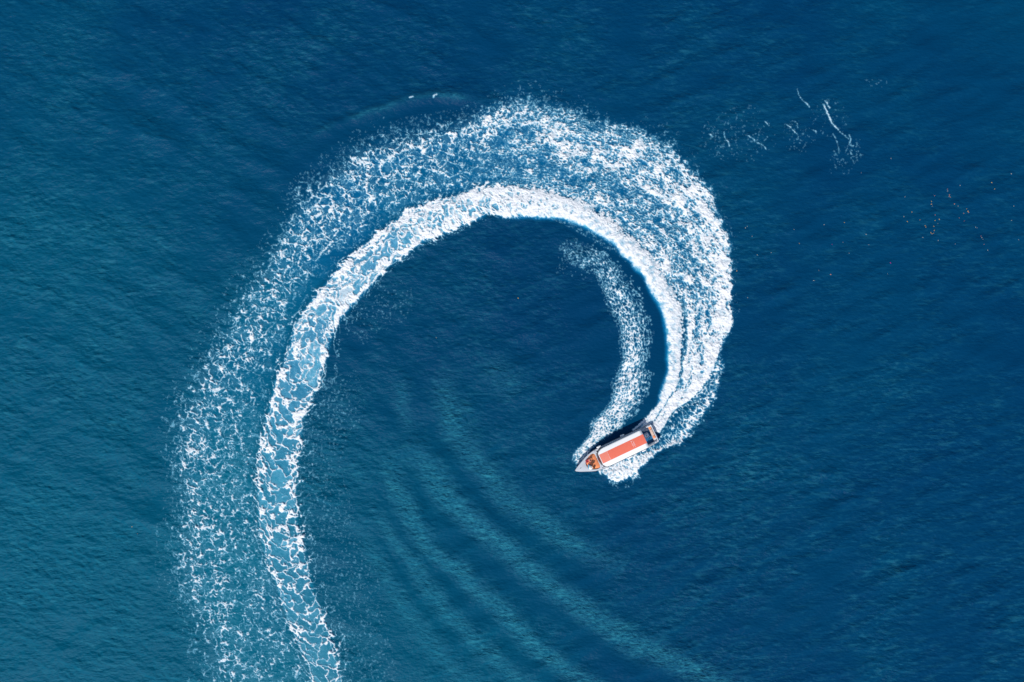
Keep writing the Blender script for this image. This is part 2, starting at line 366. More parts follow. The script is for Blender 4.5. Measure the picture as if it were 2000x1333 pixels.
    soft = 0.10 + 0.11 * blur((((lab == 1) & (young > .5)) | (lab == 4) | (lab == 3) | ((lab == 2) & (old < .5))).astype(np.float32), 2)
    cover = sstep(-soft * 1.35, soft * np.where(lab == 1, 1.25, .85), out)
    cover[lab == 1] *= (1 + .25 * np.clip(n14, -.6, .6))[lab == 1]; cover = np.clip(cover, 0, 1)
    yA = (lab == 2) * (1 - old); cover = cover * (1 - yA * np.clip(.03 + .42 * fbm(X / 10, Y / 10, 4, 95) + .30 * (1 - sstep(-.05, .20, VA)), 0, .55))
    cover[lab == 5] *= .35; cover[lab == 6] *= np.where(out > .35, .85, .36)[lab == 6]
    cover[:6] = 0; cover[-6:] = 0; cover[:, :4] = 0; cover[:, -4:] = 0; aer[:6] = 0
    cover = np.maximum(cover, np.clip(film, 0, .78)); cover = np.maximum(cover, np.clip(milk, 0, .6))
    cover[:6] = 0; cover[-6:] = 0
    lab[(lab == 0) & (milk > .03)] = 1
    cp = np.pad(cover, 1, mode='edge'); bl = (cp[:-2, 1:-1] + cp[2:, 1:-1] + cp[1:-1, :-2] + cp[1:-1, 2:]) * .15 + (cp[:-2, :-2] + cp[2:, 2:] + cp[:-2, 2:] + cp[2:, :-2]) * .10
    cover = (.50 * cover + .50 * bl).astype(np.float32)
    lab[(lab == 0) & (film > .03)] = 2
    return G, X, Y, out, lab, aer, lump, cover
# ---- FOAM END
# ------------------------------------------------------------------ helpers
COL = bpy.context.scene.collection

def tag(o, label=None, cat=None, group=None, kind=None):
    if label: o['label'] = label
    if cat: o['category'] = cat
    if group: o['group'] = group
    if kind: o['kind'] = kind
    return o

def link(name, me, mat=None, parent=None):
    o = bpy.data.objects.new(name, me); COL.objects.link(o)
    if mat: me.materials.append(mat)
    if parent: o.parent = parent
    return o

def empty(name, loc, rot=(0, 0, 0)):
    o = bpy.data.objects.new(name, None); COL.objects.link(o); o.location = loc; o.rotation_euler = rot; o.empty_display_size = .3
    return o

def from_bm(name, bm, mat, parent=None, smooth=False, bevel=0):
    bmesh.ops.recalc_face_normals(bm, faces=bm.faces[:])
    if bevel: bmesh.ops.bevel(bm, geom=bm.edges[:], offset=bevel, segments=2, affect='EDGES', profile=.6, clamp_overlap=True)
    me = bpy.data.meshes.new(name); bm.to_mesh(me); bm.free()
    if smooth: me.polygons.foreach_set('use_smooth', [True] * len(me.polygons))
    return link(name, me, mat, parent)

def box(bm, c, s, rot=None):
    m = Matrix.Translation(c) @ (rot.to_4x4() if rot else Matrix()) @ Matrix.Diagonal((s[0], s[1], s[2], 1))
    bmesh.ops.create_cube(bm, size=1, matrix=m)

def tube(bm, pts, r, n=8):
    rings = []; pts = [Vector(p) for p in pts]; rr = r if isinstance(r, (list, tuple)) else [r] * len(pts)
    for k, p in enumerate(pts):
        d = (pts[min(k + 1, len(pts) - 1)] - pts[max(k - 1, 0)]).normalized()
        u = d.orthogonal().normalized() if k == 0 else (u - d * u.dot(d)).normalized()
        w = d.cross(u)
        rings.append([bm.verts.new(p + (u * math.cos(t) + w * math.sin(t)) * rr[k]) for t in [2 * math.pi * q / n for q in range(n)]])
    for a, b in zip(rings, rings[1:]):
        for q in range(n): bm.faces.new((a[q], a[(q + 1) % n], b[(q + 1) % n], b[q]))
    bm.faces.new(rings[0][::-1]); bm.faces.new(rings[-1])

def loft(bm, loops, cap0=False, cap1=False, closed=True):
    rs = [[bm.verts.new(p) for p in lp] for lp in loops]
    n = len(rs[0])
    for a, b in zip(rs, rs[1:]):
        for q in range(n if closed else n - 1): bm.faces.new((a[q], a[(q + 1) % n], b[(q + 1) % n], b[q]))
    if cap0: bm.faces.new(rs[0][::-1])
    if cap1: bm.faces.new(rs[-1])
    return rs

def blob(bm, c, r, rot=None, seg=14, ring=9):
    m = Matrix.Translation(c) @ (rot.to_4x4() if rot else Matrix()) @ Matrix.Diagonal((r[0], r[1], r[2], 1))
    bmesh.ops.create_uvsphere(bm, u_segments=seg, v_segments=ring, radius=1, matrix=m)

def principled(name, col, rough=.5, spec=.5, metal=0, noise=0, nscale=8, bump=0, bscale=40, coat=0):
    m = bpy.data.materials.new(name); m.use_nodes = True; nt = m.node_tree; b = nt.nodes['Principled BSDF']
    b.inputs['Base Color'].default_value = (*col, 1); b.inputs['Roughness'].default_value = rough
    b.inputs['Specular IOR Level'].default_value = spec; b.inputs['Metallic'].default_value = metal; b.inputs['Coat Weight'].default_value = coat
    tc = nt.nodes.new('ShaderNodeTexCoord')
    if noise:
        n = nt.nodes.new('ShaderNodeTexNoise'); n.inputs['Scale'].default_value = nscale; n.inputs['Detail'].default_value = 5
        nt.links.new(tc.outputs['Object'], n.inputs['Vector'])
        mx = nt.nodes.new('ShaderNodeMix'); mx.data_type = 'RGBA'
        mx.inputs[6].default_value = (*[c * (1 - noise) for c in col], 1); mx.inputs[7].default_value = (*[min(1, c * (1 + noise)) for c in col], 1)
        nt.links.new(n.outputs[0], mx.inputs[0]); nt.links.new(mx.outputs[2], b.inputs['Base Color'])
    if bump:
        n = nt.nodes.new('ShaderNodeTexNoise'); n.inputs['Scale'].default_value = bscale; n.inputs['Detail'].default_value = 3
        nt.links.new(tc.outputs['Object'], n.inputs['Vector'])
        bp = nt.nodes.new('ShaderNodeBump'); bp.inputs['Strength'].default_value = bump; bp.inputs['Distance'].default_value = .01
        nt.links.new(n.outputs[0], bp.inputs['Height']); nt.links.new(bp.outputs[0], b.inputs['Normal'])
    return m

# ------------------------------------------------------------------ the boat
M = dict(
    gel=principled('gelcoat_grey', (.58, .61, .65), .35, noise=.08, nscale=3, coat=.2),
    hullside=principled('hull_paint', (.50, .53, .60), .3, noise=.06, nscale=2, coat=.3),
    white=principled('canopy_white', (.88, .87, .86), .45, noise=.05, nscale=2.5, bump=.15, bscale=60),
    coral=principled('canopy_coral', (.80, .16, .095), .55, noise=.07, nscale=3, bump=.15, bscale=60),
    pale=principled('canopy_faded', (.80, .22, .15), .55, noise=.07, nscale=3),
    pad=principled('vinyl_orange', (.92, .30, .12), .5, noise=.14, nscale=3, bump=.2, bscale=25),
    beige=principled('vinyl_beige', (.66, .46, .36), .55, noise=.10, nscale=6),
    floor=principled('deck_blue', (.006, .12, .27), .5, noise=.25, nscale=5),
    glass=principled('dark_glass', (.018, .022, .040), .08, .8),
    grey=principled('frame_grey', (.10, .11, .14), .35),
    brown=principled('door_maroon', (.075, .022, .035), .45, noise=.2, nscale=9),
    black=principled('rubber_black', (.012, .012, .014), .5),
    steel=principled('steel', (.5, .5, .52), .25, metal=1),
    fend=principled('fender_white', (.82, .82, .82), .4, noise=.05),
    seat=principled('seat_grey', (.20, .21, .24), .6, noise=.1))

A0 = 5.6
def L(a, b, z): return Vector((A0 - a, b, z))
SA = [0, .3, .7, 1.2, 1.75, 2.3, 3.0, 3.8, 5, 6.5, 8, 9.5, 10.4, 11.1]
SB = [.02, .23, .44, .66, .91, 1.12, 1.27, 1.34, 1.36, 1.35, 1.33, 1.30, 1.26, 1.20]
def beam(a): return float(np.interp(a, SA, SB))
def sheer(a): return 1.02 + .42 * max(0, 1 - a / 6.0) ** 1.6

def build_boat():
    root = empty('speedboat', BOAT_LOC, BOAT_ROT)
    tag(root, 'long grey speedboat with coral striped white canopy at the head of the foam spiral', 'speedboat')
    aa = np.concatenate([np.linspace(0, 3.6, 19), np.linspace(3.9, 11.1, 22)])
    # hull shell
    bm = bmesh.new(); loops = []
    for a in aa:
        w = beam(a); z = sheer(a); f = min(1, a / 4.5); ch = w * (.55 + .37 * f); k = -.55 + .95 * max(0, 1 - a / 2.2) ** 1.8
        cz = .02 + .55 * max(0, 1 - a / 4) ** 1.4
        half = [L(a, w, z), L(a, w * 1.015, z - .07), L(a, w * .985, z - .10), L(a, (w * .6 + ch * .4), z * .55 + cz * .45), L(a, ch, cz), L(a, ch * .5, (cz + k) / 2 - .03), L(a, 0, k)]
        loops.append(half + [Vector((p.x, -p.y, p.z)) for p in half[-2::-1]])
    rs = loft(bm, loops, closed=False); bm.faces.new(rs[-1])
    from_bm('hull', bm, M['hullside'], root, True)
    # rub rail
    for s in (1, -1):
        bm = bmesh.new(); tube(bm, [L(a, s * beam(a) * 1.012, sheer(a) - .055) for a in aa], .028, 6)
        from_bm('rub_rail', bm, M['grey'], root, True)
    # fore deck with the sun-pad well cut out
    well = spline([(1.58, 0), (1.62, -.30), (1.80, -.56), (2.15, -.80), (2.6, -.98), (2.95, -1.0), (3.14, -.82), (3.17, -.4), (3.17, 0), (3.17, .4), (3.14, .82), (2.95, 1.0), (2.6, .98), (2.15, .80), (1.80, .56), (1.62, .30), (1.58, 0)], .05)
    out_poly = np.array([(a, -beam(a) * .985) for a in np.linspace(3.45, .02, 60)] + [(a, beam(a) * .985) for a in np.linspace(.02, 3.45, 60)] + [(3.45, b) for b in np.linspace(1.2, -1.2, 30)])
    c = np.array([2.4, 0.])
    def ray(poly, th):
        ang = np.unwrap(np.arctan2(poly[:, 1] - c[1], poly[:, 0] - c[0])); r = np.hypot(*(poly - c).T)
        if ang[-1] < ang[0]: ang = ang[::-1]; r = r[::-1]
        t = (th - ang[0]) % (2 * math.pi) + ang[0]
        return float(np.interp(t, np.r_[ang, ang[0] + 2 * math.pi], np.r_[r, r[0]]))
    N = 128; ths = [2 * math.pi * k / N for k in range(N)]
    def ringp(fn, zf):
        o = []
        for th in ths:
            r = fn(th); a, b = c[0] + r * math.cos(th), c[1] + r * math.sin(th); o.append(L(a, b, zf(a, b)))
        return o
    crown = lambda a, b: sheer(a) + .05 * max(0, 1 - (b / max(.1, beam(a))) ** 2)
    ro = lambda th: ray(out_poly, th); rw = lambda th: ray(well, th)
    bm = bmesh.new()
    loft(bm, [ringp(ro, lambda a, b: sheer(a) + .004), ringp(lambda t: ro(t) * .5 + rw(t) * .5, crown), ringp(lambda t: rw(t) * 1.05, lambda a, b: crown(a, b) + .012), ringp(rw, crown), ringp(lambda t: rw(t) * .985, lambda a, b: crown(a, b) - .42)], cap1=True)
    from_bm('fore_deck', bm, M['gel'], root, True)
    # orange sun pad inside the well
    bm = bmesh.new(); ztop = lambda a, b: sheer(a) - .09
    loft(bm, [ringp(lambda t: rw(t) * .972, lambda a, b: sheer(a) - .38), ringp(lambda t: rw(t) * .972, lambda a, b: ztop(a, b) - .05), ringp(lambda t: rw(t) * .94, ztop), ringp(lambda t: rw(t) * .5, lambda a, b: ztop(a, b) + .015)], cap0=True, cap1=True)
    pad = from_bm('sun_pad', bm, M['pad'], root, True)
    for b in (-.34, .34):
        bm = bmesh.new(); tube(bm, [L(a, b, sheer(a) - .076) for a in np.linspace(1.95, 3.1, 8)], .012, 5); from_bm('seam', bm, M['pad'], pad)
    # side decks + cockpit sole
    for s in (1, -1):
        bm = bmesh.new()
        st = [a for a in np.linspace(3.45, 11.1, 26)]
        loft(bm, [[L(a, s * beam(a) * .985, sheer(a) + .004), L(a, s * (beam(a) - .10), sheer(a) + .03), L(a, s * (beam(a) - .24), sheer(a) + .022), L(a, s * (beam(a) - .25), .34)] for a in st], closed=False)
        from_bm('side_deck', bm, M['gel'], root, True)
        bm = bmesh.new(); tube(bm, [L(9.75, s * 1.17, 1.06)] + [L(a, s * 1.16, 1.16) for a in np.linspace(9.82, 10.55, 6)] + [L(10.62, s * 1.14, 1.06)], .024, 6)
        from_bm('handrail', bm, M['black'], root, True)
    bm = bmesh.new()
    loft(bm, [[L(a, beam(a) - .245, .36), L(a, -beam(a) + .245, .36)] for a in np.linspace(3.45, 10.75, 16)], closed=False)
    from_bm('cockpit_floor', bm, M['floor'], root)
    bm = bmesh.new(); box(bm, L(3.45, 0, .80), (.05, 2.1, .92)); from_bm('bulkhead', bm, M['gel'], root)
    # stern: transom deck, bench with three cushions, boarding platform
    bm = bmesh.new(); loft(bm, [[L(10.72, 1.03, .36), L(10.72, 1.03, .78), L(11.06, .99, .78), L(11.06, .99, .36)], [L(10.72, -1.03, .36), L(10.72, -1.03, .78), L(11.06, -.99, .78), L(11.06, -.99, .36)]], True, True)
    from_bm('stern_bench', bm, M['gel'], root, bevel=.02)
    for b0, b1, m in ((-.98, -.62, 'pad'), (-.60, .24, 'beige'), (.26, .62, 'pad')):
        bm = bmesh.new(); box(bm, L(10.88, (b0 + b1) / 2, .84), (.30, b1 - b0 - .02, .13)); from_bm('cushion', bm, M[m], root, True, .035)
    bm = bmesh.new(); box(bm, L(11.13, 0, .80), (.10, 2.3, .62)); from_bm('transom', bm, M['gel'], root, bevel=.03)
    bm = bmesh.new(); loft(bm, [[L(11.10, w, z), L(11.36, w * .9, z), L(11.36, -w * .9, z), L(11.10, -w, z)] for w, z in ((1.05, .30), (1.05, .36))], True, True)
    from_bm('boarding_platform', bm, M['gel'], root, bevel=.01)
    # passenger benches under the canopy
    for a in (5.0, 6.2, 7.4, 8.6):
        bm = bmesh.new(); box(bm, L(a, 0, .62), (.42, 1.9, .16)); box(bm, L(a + .24, 0, .92), (.10, 1.9, .52)); box(bm, L(a, 0, .45), (.3, 1.7, .18))
        from_bm('bench', bm, M['seat'], root, bevel=.03)
    # canopy
    def rz(b, a): return 2.00 + .10 * (1 - (b / 1.2) ** 2) - .03 * max(0, 1 - (a - 3.5) / 1.2)
    ra = np.concatenate([3.47 + 1.1 * (1 - np.cos(np.linspace(0, math.pi / 2, 12))), np.linspace(4.9, 9.62, 14)])
    def rhw(a):
        t = min(1, (a - 3.47) / 1.1); return .62 + .57 * math.sqrt(max(0, 1 - (1 - t) ** 2.2))
    nb = 18; bm = bmesh.new(); T_, B_ = [], []
    for a in ra:
        h = rhw(a); bs = [h * (2 * q / nb - 1) for q in range(nb + 1)]
        top = [L(a, b, rz(b, a)) for b in bs]
        under = [L(a, b, rz(b, a) - .07) for b in reversed(bs)]
        T_.append(top + under)
    loft(bm, T_, True, True)
    roof = from_bm('canopy', bm, M['white'], root)
    for p in roof.data.polygons: p.use_smooth = abs(p.normal.z) > .6
    bm = bmesh.new(); sa = np.linspace(4.62, 9.60, 16)
    loft(bm, [[L(a, b, rz(b, a) + .006) for b in np.linspace(-.60, .60, 9)] for a in sa], closed=False)
    stripe = from_bm('canopy_stripe', bm, M['coral'], roof, True)
    bm = bmesh.new()
    loft(bm, [[L(a, b, rz(b, a) + .006) for b in np.linspace(-.60, .60, 9)] for a in np.linspace(3.53, 4.60, 6)], closed=False)
    from_bm('canopy_hatch', bm, M['pale'], roof, True)
    # the small white lettering across the stripe: two lines of strokes, too small to read
    bm = bmesh.new(); rng = random.Random(4)
    for line_a, b0, b1 in ((7.86, -.46, .40), (8.10, -.40, .44)):
        b = b0
        while b < b1:
            w = rng.choice((.05, .06, .07)); k = rng.randrange(3)
            z = rz(b, line_a) + .016
            box(bm, L(line_a, b + w / 2, z), (.022, w, .006))
            if k: box(bm, L(line_a + .04, b + .012, z), (.075, .016, .006))
            if k == 2: box(bm, L(line_a + .04, b + w - .012, z), (.075, .016, .006))
            b += w + .02
    box(bm, L(7.98, -.02, rz(0, 8) + .016), (.16, .02, .006)); box(bm, L(7.98, .12, rz(0, 8) + .016), (.16, .02, .006))
    from_bm('lettering', bm, M['white'], roof)
    for a in (4.7, 7.0, 9.4):
        for s in (1, -1):
            bm = bmesh.new(); tube(bm, [L(a, s * (beam(a) - .14), sheer(a) + .02), L(a, s * 1.12, 1.98)], .03, 8); from_bm('canopy_post', bm, M['steel'], root, True)
    # wrap-round windscreen in two halves with a door between
    def arc(u, z):      # u: 0 centre .. 1 side
        f = (z - 1.1) / .9; a0 = 3.17 + .36 * f; b = (1.22 - .07 * f) * math.sin(u * math.pi / 2) ** .9
        return L(a0 + (1.05 - .25 * f) * (1 - math.cos(u * math.pi / 2)) ** 1.25, b, z)
    for s in (1, -1):
        us = np.linspace(.17, 1, 14)
        bm = bmesh.new()
        def P(u, z, d=0):
            p = arc(u, z); return Vector((p.x - d, s * p.y, p.z))
        loft(bm, [[P(u, 1.12), P(u, 1.52), P(u, 1.92), P(u, 1.92, .03), P(u, 1.52, .03), P(u, 1.12, .03)] for u in us], True, True)
        wsn = from_bm('windscreen', bm, M['glass'], root, True)
        bm = bmesh.new()
        for z in (1.10, 1.93): tube(bm, [P(u, z, .015) for u in us], .035, 6)
        for u in (.17, .55, 1.0): tube(bm, [P(u, 1.10, .015), P(u, 1.93, .015)], .028, 6)
        from_bm('windscreen_frame', bm, M['grey'], wsn, True)
    bm = bmesh.new(); loft(bm, [[L(3.12, b, .98), L(3.52, b, 1.93), L(3.57, b, 1.93), L(3.18, b, .98)] for b in (-.27, .27)], True, True)
    d = from_bm('door', bm, M['brown'], root)
    bm = bmesh.new(); tube(bm, [L(3.28, -.22, 1.5), L(3.24, -.22, 1.5), L(3.26, -.10, 1.52)], .014, 6); from_bm('door_handle', bm, M['steel'], d)
    # cleats and a bow eye
    for a, b in ((.75, 0), (3.3, 1.16), (3.3, -1.16), (10.85, 1.12), (10.85, -1.12)):
        bm = bmesh.new(); z = crown(a, b) if a < 3.2 else sheer(a) + .02
        tube(bm, [L(a - .10, b, z + .06), L(a + .10, b, z + .06)], .016, 6); box(bm, L(a, b, z + .03), (.06, .03, .06)); from_bm('cleat', bm, M['steel'], root)
    return root

def on_boat(root, p):            # a point on the boat -> world
    return root.matrix_world @ p

def build_fenders(root):
    lab = ['white boat fender on the inner side of the turn, just behind the windscreen', 'white boat fender amidships on the side facing the dark smooth water',
           'white boat fender amidships on the side facing the outer spray', 'white boat fender nearest the stern on the spray side', 'white boat fender by the windscreen on the spray side']
    for (a, b), l in zip(((4.0, -1.42), (7.3, -1.44), (7.1, 1.44), (9.0, 1.42), (3.8, 1.42)), lab):
        t = empty('boat_fender', on_boat(root, L(a, b, sheer(a) - .22)), BOAT_ROT); tag(t, l, 'fender', 'fenders hung along the hull')
        bm = bmesh.new(); prof = [(-.30, .03), (-.27, .08), (-.20, .11), (0, .115), (.20, .11), (.27, .08), (.30, .03)]
        tube(bm, [(x, 0, .18) for x, r in prof], [r for x, r in prof], 12); from_bm('fender_body', bm, M['fend'], t, True)
        for x in (-.28, .28):
            bm = bmesh.new(); tube(bm, [(x, 0, .18), (x * .8, (-.12 if b > 0 else .12), .30)], .012, 5); from_bm('rope', bm, M['grey'], t)

def build_chest(root):
    t = empty('deck_chest', on_boat(root, L(10.12, -.12, .37)), (BOAT_ROT[0], BOAT_ROT[1], BOAT_ROT[2] + .12))
    tag(t, 'small white chest with black straps on the blue deck behind the canopy', 'chest')
    bm = bmesh.new(); box(bm, (0, 0, .22), (.52, .60, .44)); from_bm('chest_body', bm, M['white'], t, bevel=.02)
    bm = bmesh.new(); box(bm, (0, 0, .475), (.55, .63, .06)); from_bm('lid', bm, M['white'], t, bevel=.015)
    for y in (-.24, .24):
        bm = bmesh.new(); box(bm, (0, y, .512), (.50, .04, .012)); from_bm('strap', bm, M['black'], t)
    bm = bmesh.new(); box(bm, (.0, 0, .512), (.10, .10, .02)); from_bm('latch', bm, M['black'], t, bevel=.006)

# ------------------------------------------------------------------ people
def skin_mesh(name, verts, edges, radii, mat, parent, levels=2, extra=None):
    me = bpy.data.meshes.new(name + '_cage'); me.from_pydata([tuple(v) for v in verts], edges, [])
    o = bpy.data.objects.new(name + '_cage', me); COL.objects.link(o)
    sk = o.modifiers.new('skin', 'SKIN'); sk.use_smooth_shade = True; sk.branch_smoothing = .4
    if not me.skin_vertices: me.skin_vertices.new()
    for k, r in enumerate(radii): me.skin_vertices[0].data[k].radius = (r, r) if not isinstance(r, tuple) else r
    me.skin_vertices[0].data[0].use_root = True
    sb = o.modifiers.new('sub', 'SUBSURF'); sb.levels = levels; sb.render_levels = levels
    dg = bpy.context.evaluated_depsgraph_get(); dg.update()
    new = bpy.data.meshes.new_from_object(o.evaluated_get(dg)); new.name = name
    bpy.data.objects.remove(o); bpy.data.meshes.remove(me)
    if extra:
        bm = bmesh.new(); bm.from_mesh(new); extra(bm); bm.to_mesh(new); bm.free()
    new.polygons.foreach_set('use_smooth', [True] * len(new.polygons)); new.materials.clear()
    return link(name, new, mat, parent)

def person(loc, rotz, label, J, skin, cloth, legs_m, hair_m, long_hair=False, hat=None, skirt=None):
    """J: joints in the sitter's own frame, x = the way they face, y = left, z up from the pad"""
    t = empty('person', loc, (0, 0, rotz)); tag(t, label, 'person')
    names = ['pelvis', 'belly', 'chest', 'neck', 'head', 'crown', 'shl', 'ell', 'wrl', 'pal', 'shr', 'elr', 'wrr', 'par', 'hil', 'knl', 'anl', 'tol', 'hir', 'knr', 'anr', 'tor']
    R = dict(pelvis=.125, belly=.115, chest=.125, neck=.05, head=.085, crown=.065, shl=.058, ell=.040, wrl=.028, pal=.034, shr=.058, elr=.040, wrr=.028, par=.034, hil=.085, knl=.056, anl=.038, tol=.03, hir=.085, knr=.056, anr=.038, tor=.03)
    E = [('pelvis', 'belly'), ('belly', 'chest'), ('chest', 'neck'), ('neck', 'head'), ('head', 'crown'), ('chest', 'shl'), ('shl', 'ell'), ('ell', 'wrl'), ('wrl', 'pal'), ('chest', 'shr'), ('shr', 'elr'), ('elr', 'wrr'), ('wrr', 'par'),
         ('pelvis', 'hil'), ('hil', 'knl'), ('knl', 'anl'), ('anl', 'tol'), ('pelvis', 'hir'), ('hir', 'knr'), ('knr', 'anr'), ('anr', 'tor')]
    ix = {n: k for k, n in enumerate(names)}
    head = Vector(J['head']); crown = Vector(J['crown']); upv = (crown - head).normalized(); fwd = (Vector((1, 0, 0)) - upv * upv.x).normalized(); left = upv.cross(fwd)
    def extra(bm):
        for w, p in (('wrl', 'pal'), ('wrr', 'par')):
            a, b = Vector(J[w]), Vector(J[p]); d = (b - a).normalized(); sd = d.orthogonal().normalized(); up = sd.cross(d)
            for q, ln in ((-1.5, .062), (-.5, .076), (.5, .080), (1.5, .070)):
                o = b + sd * q * .017; tube(bm, [o - d * .01, o + d * ln * .45, o + d * ln * .8 - up * .012, o + d * ln - up * .028], [.0095, .009, .008, .006], 6)
            o = (a + b) / 2 + sd * .022; tube(bm, [o, o + sd * .030 + d * .02, o + sd * .036 + d * .05 - up * .01], [.011, .010, .007], 6)
        blob(bm, head + fwd * .100 - upv * .005, (.014, .012, .020), None, 8, 6)                     # nose
        for s in (1, -1): blob(bm, head + left * s * .088, (.018, .010, .030), None, 8, 6)            # ears
    body = skin_mesh('body', [J[n] for n in names], [(ix[a], ix[b]) for a, b in E], [R[n] for n in names], skin, t, extra=extra)
    for s in (1, -1):
        bm = bmesh.new(); blob(bm, head + fwd * .083 + left * s * .034 + upv * .022, (.010, .014, .009), None, 8, 6); from_bm('eye', bm, M['black'], t, True)
    bm = bmesh.new(); blob(bm, head + fwd * .084 - upv * .045, (.008, .024, .008), None, 8, 6); from_bm('mouth', bm, M['lips'], t, True)
    # top: a second skin over trunk and upper arms
    ks = ['pelvis', 'belly', 'chest', 'shl', 'shr', 'ul', 'ur']; K = dict(J); K['ul'] = tuple(Vector(J['shl']).lerp(Vector(J['ell']), .45)); K['ur'] = tuple(Vector(J['shr']).lerp(Vector(J['elr']), .45))
    rr = dict(pelvis=.142, belly=.130, chest=.142, shl=.072, shr=.072, ul=.062, ur=.062); kx = {n: k for k, n in enumerate(ks)}
    skin_mesh('top', [K[n] for n in ks], [(kx[a], kx[b]) for a, b in (('pelvis', 'belly'), ('belly', 'chest'), ('chest', 'shl'), ('chest', 'shr'), ('shl', 'ul'), ('shr', 'ur'))], [rr[n] for n in ks], cloth, t)
    ks = ['pelvis', 'hil', 'knl', 'hir', 'knr'] + ([] if skirt else ['cl', 'cr'])
    K['cl'] = tuple(Vector(J['knl']).lerp(Vector(J['anl']), .75)); K['cr'] = tuple(Vector(J['knr']).lerp(Vector(J['anr']), .75))
    g = 1.45 if skirt else 1.0
    rr = dict(pelvis=.148, hil=.104 * g, knl=.076 * g * g, hir=.104 * g, knr=.076 * g * g, cl=.056, cr=.056); kx = {n: k for k, n in enumerate(ks)}
    ed = [('pelvis', 'hil'), ('hil', 'knl'), ('pelvis', 'hir'), ('hir', 'knr')] + ([] if skirt else [('knl', 'cl'), ('knr', 'cr')])
    skin_mesh('skirt' if skirt else 'trousers', [K[n] for n in ks], [(kx[a], kx[b]) for a, b in ed], [rr[n] for n in ks], legs_m, t)
    bm = bmesh.new(); rot = Matrix((fwd, left, upv)).transposed()
    blob(bm, head - fwd * .022 + upv * .045, (.100, .102, .098), rot)
    if long_hair: blob(bm, head - fwd * .085 - upv * .08, (.045, .085, .15), rot)
    from_bm('hair', bm, hair_m, t, True)
    if hat:
        bm = bmesh.new(); o = head + upv * .085
        prof = [(.225, -.028), (.235, -.018), (.18, .004), (.118, .014), (.112, .07), (.09, .105), (.04, .118), (.002, .12)]
        loft(bm, [[o + (fwd * math.cos(q) + left * math.sin(q)) * r * (1 + .04 * math.sin(3 * q) * (r > .15)) + upv * (z + .015 * math.sin(2 * q + 1) * (r > .15)) for q in np.linspace(0, 2 * math.pi, 28, endpoint=False)] for r, z in prof], cap1=True)
        h = from_bm('sun_hat', bm, hat, t, True)
        bm = bmesh.new(); loft(bm, [[o + (fwd * math.cos(q) + left * math.sin(q)) * .1205 + upv * z for q in np.linspace(0, 2 * math.pi, 28, endpoint=False)] for z in (.016, .045)]); from_bm('hat_band', bm, M['beige'], h)
    return t

def build_people(root):
    M['lips'] = principled('lips', (.45, .14, .12), .5)
    skin = principled('skin', (.52, .29, .20), .5); dark = principled('hair_black', (.014, .011, .010), .45); brown = principled('hair_brown', (.06, .03, .015), .5)
    red = principled('cloth_red', (.55, .075, .09), .8, noise=.2, nscale=20); navy = principled('cloth_navy', (.014, .018, .035), .85)
    teal = principled('cloth_teal', (.0, .30, .50), .8, noise=.45, nscale=12); straw = principled('hat_white', (.80, .78, .74), .8, noise=.08, nscale=30)
    rz = BOAT_ROT[2]
    # on the starboard side, leaning back on straight arms, knees drawn up, facing the bow
    JA = dict(pelvis=(0, 0, .12), belly=(-.07, 0, .26), chest=(-.16, 0, .42), neck=(-.215, 0, .53), head=(-.235, 0, .64), crown=(-.250, 0, .715),
              shl=(-.19, .17, .46), ell=(-.29, .23, .26), wrl=(-.36, .23, .05), pal=(-.42, .24, .03), shr=(-.19, -.17, .46), elr=(-.29, -.23, .26), wrr=(-.36, -.23, .05), par=(-.42, -.24, .03),
              hil=(.04, .09, .11), knl=(.30, .10, .40), anl=(.36, .09, .06), tol=(.47, .09, .035), hir=(.04, -.09, .11), knr=(.30, -.11, .38), anr=(.34, -.10, .06), tor=(.45, -.10, .035))
    pa = sheer(2) - .085
    person(on_boat(root, L(2.06, -.46, pa)), rz, 'person with dark hair in a red top leaning back on the bow pad, no hat', JA, skin, red, red, dark)
    # on the port side, legs folded towards the middle, wide white hat
    JB = dict(pelvis=(0, 0, .12), belly=(.0, -.01, .27), chest=(.01, -.01, .44), neck=(.02, -.01, .55), head=(.045, -.01, .66), crown=(.055, -.01, .735),
              shl=(.0, .16, .48), ell=(.06, .25, .27), wrl=(.20, .17, .17), pal=(.27, .13, .16), shr=(.01, -.18, .48), elr=(.08, -.28, .29), wrr=(.26, -.26, .20), par=(.33, -.24, .18),
              hil=(.07, .05, .11), knl=(.36, -.10, .16), anl=(.16, -.42, .06), tol=(.06, -.47, .045), hir=(.02, -.11, .11), knr=(.24, -.40, .15), anr=(-.10, -.52, .06), tor=(-.20, -.50, .045))
    person(on_boat(root, L(2.00, .40, pa)), rz, 'person in a wide white sun hat and teal dress sitting on the bow pad', JB, skin, teal, teal, brown, False, straw, True)
    # brown bag behind the hat
    t = empty('beach_bag', on_boat(root, L(2.36, .60, sheer(2.3) - .08)), (0, 0, rz + .3)); tag(t, 'brown woven beach bag on the orange pad behind the white hat', 'bag')
    bm = bmesh.new(); st = []
    for z, k in ((0, .9), (.05, 1.05), (.14, 1.05), (.22, .92)): st.append([(.10 * k * math.cos(q), .15 * k * math.sin(q), z) for q in np.linspace(0, 2 * math.pi, 20, endpoint=False)])
    st.append([(x * .85, y * .85, z - .02) for x, y, z in st[-1]]); st.append([(x * .9, y * .9, .06) for x, y, z in st[-1]])
    loft(bm, st, True, True); from_bm('bag_body', bm, principled('woven_brown', (.16, .085, .03), .85, noise=.3, nscale=50, bump=.5, bscale=90), t, True)
    for s in (1, -1):
        bm = bmesh.new(); tube(bm, [(s * .075, -.08, .20), (s * .10, -.06, .30), (s * .11, 0, .34), (s * .10, .06, .30), (s * .075, .08, .20)], .011, 6); from_bm('bag_handle', bm, M['brown'], t, True)
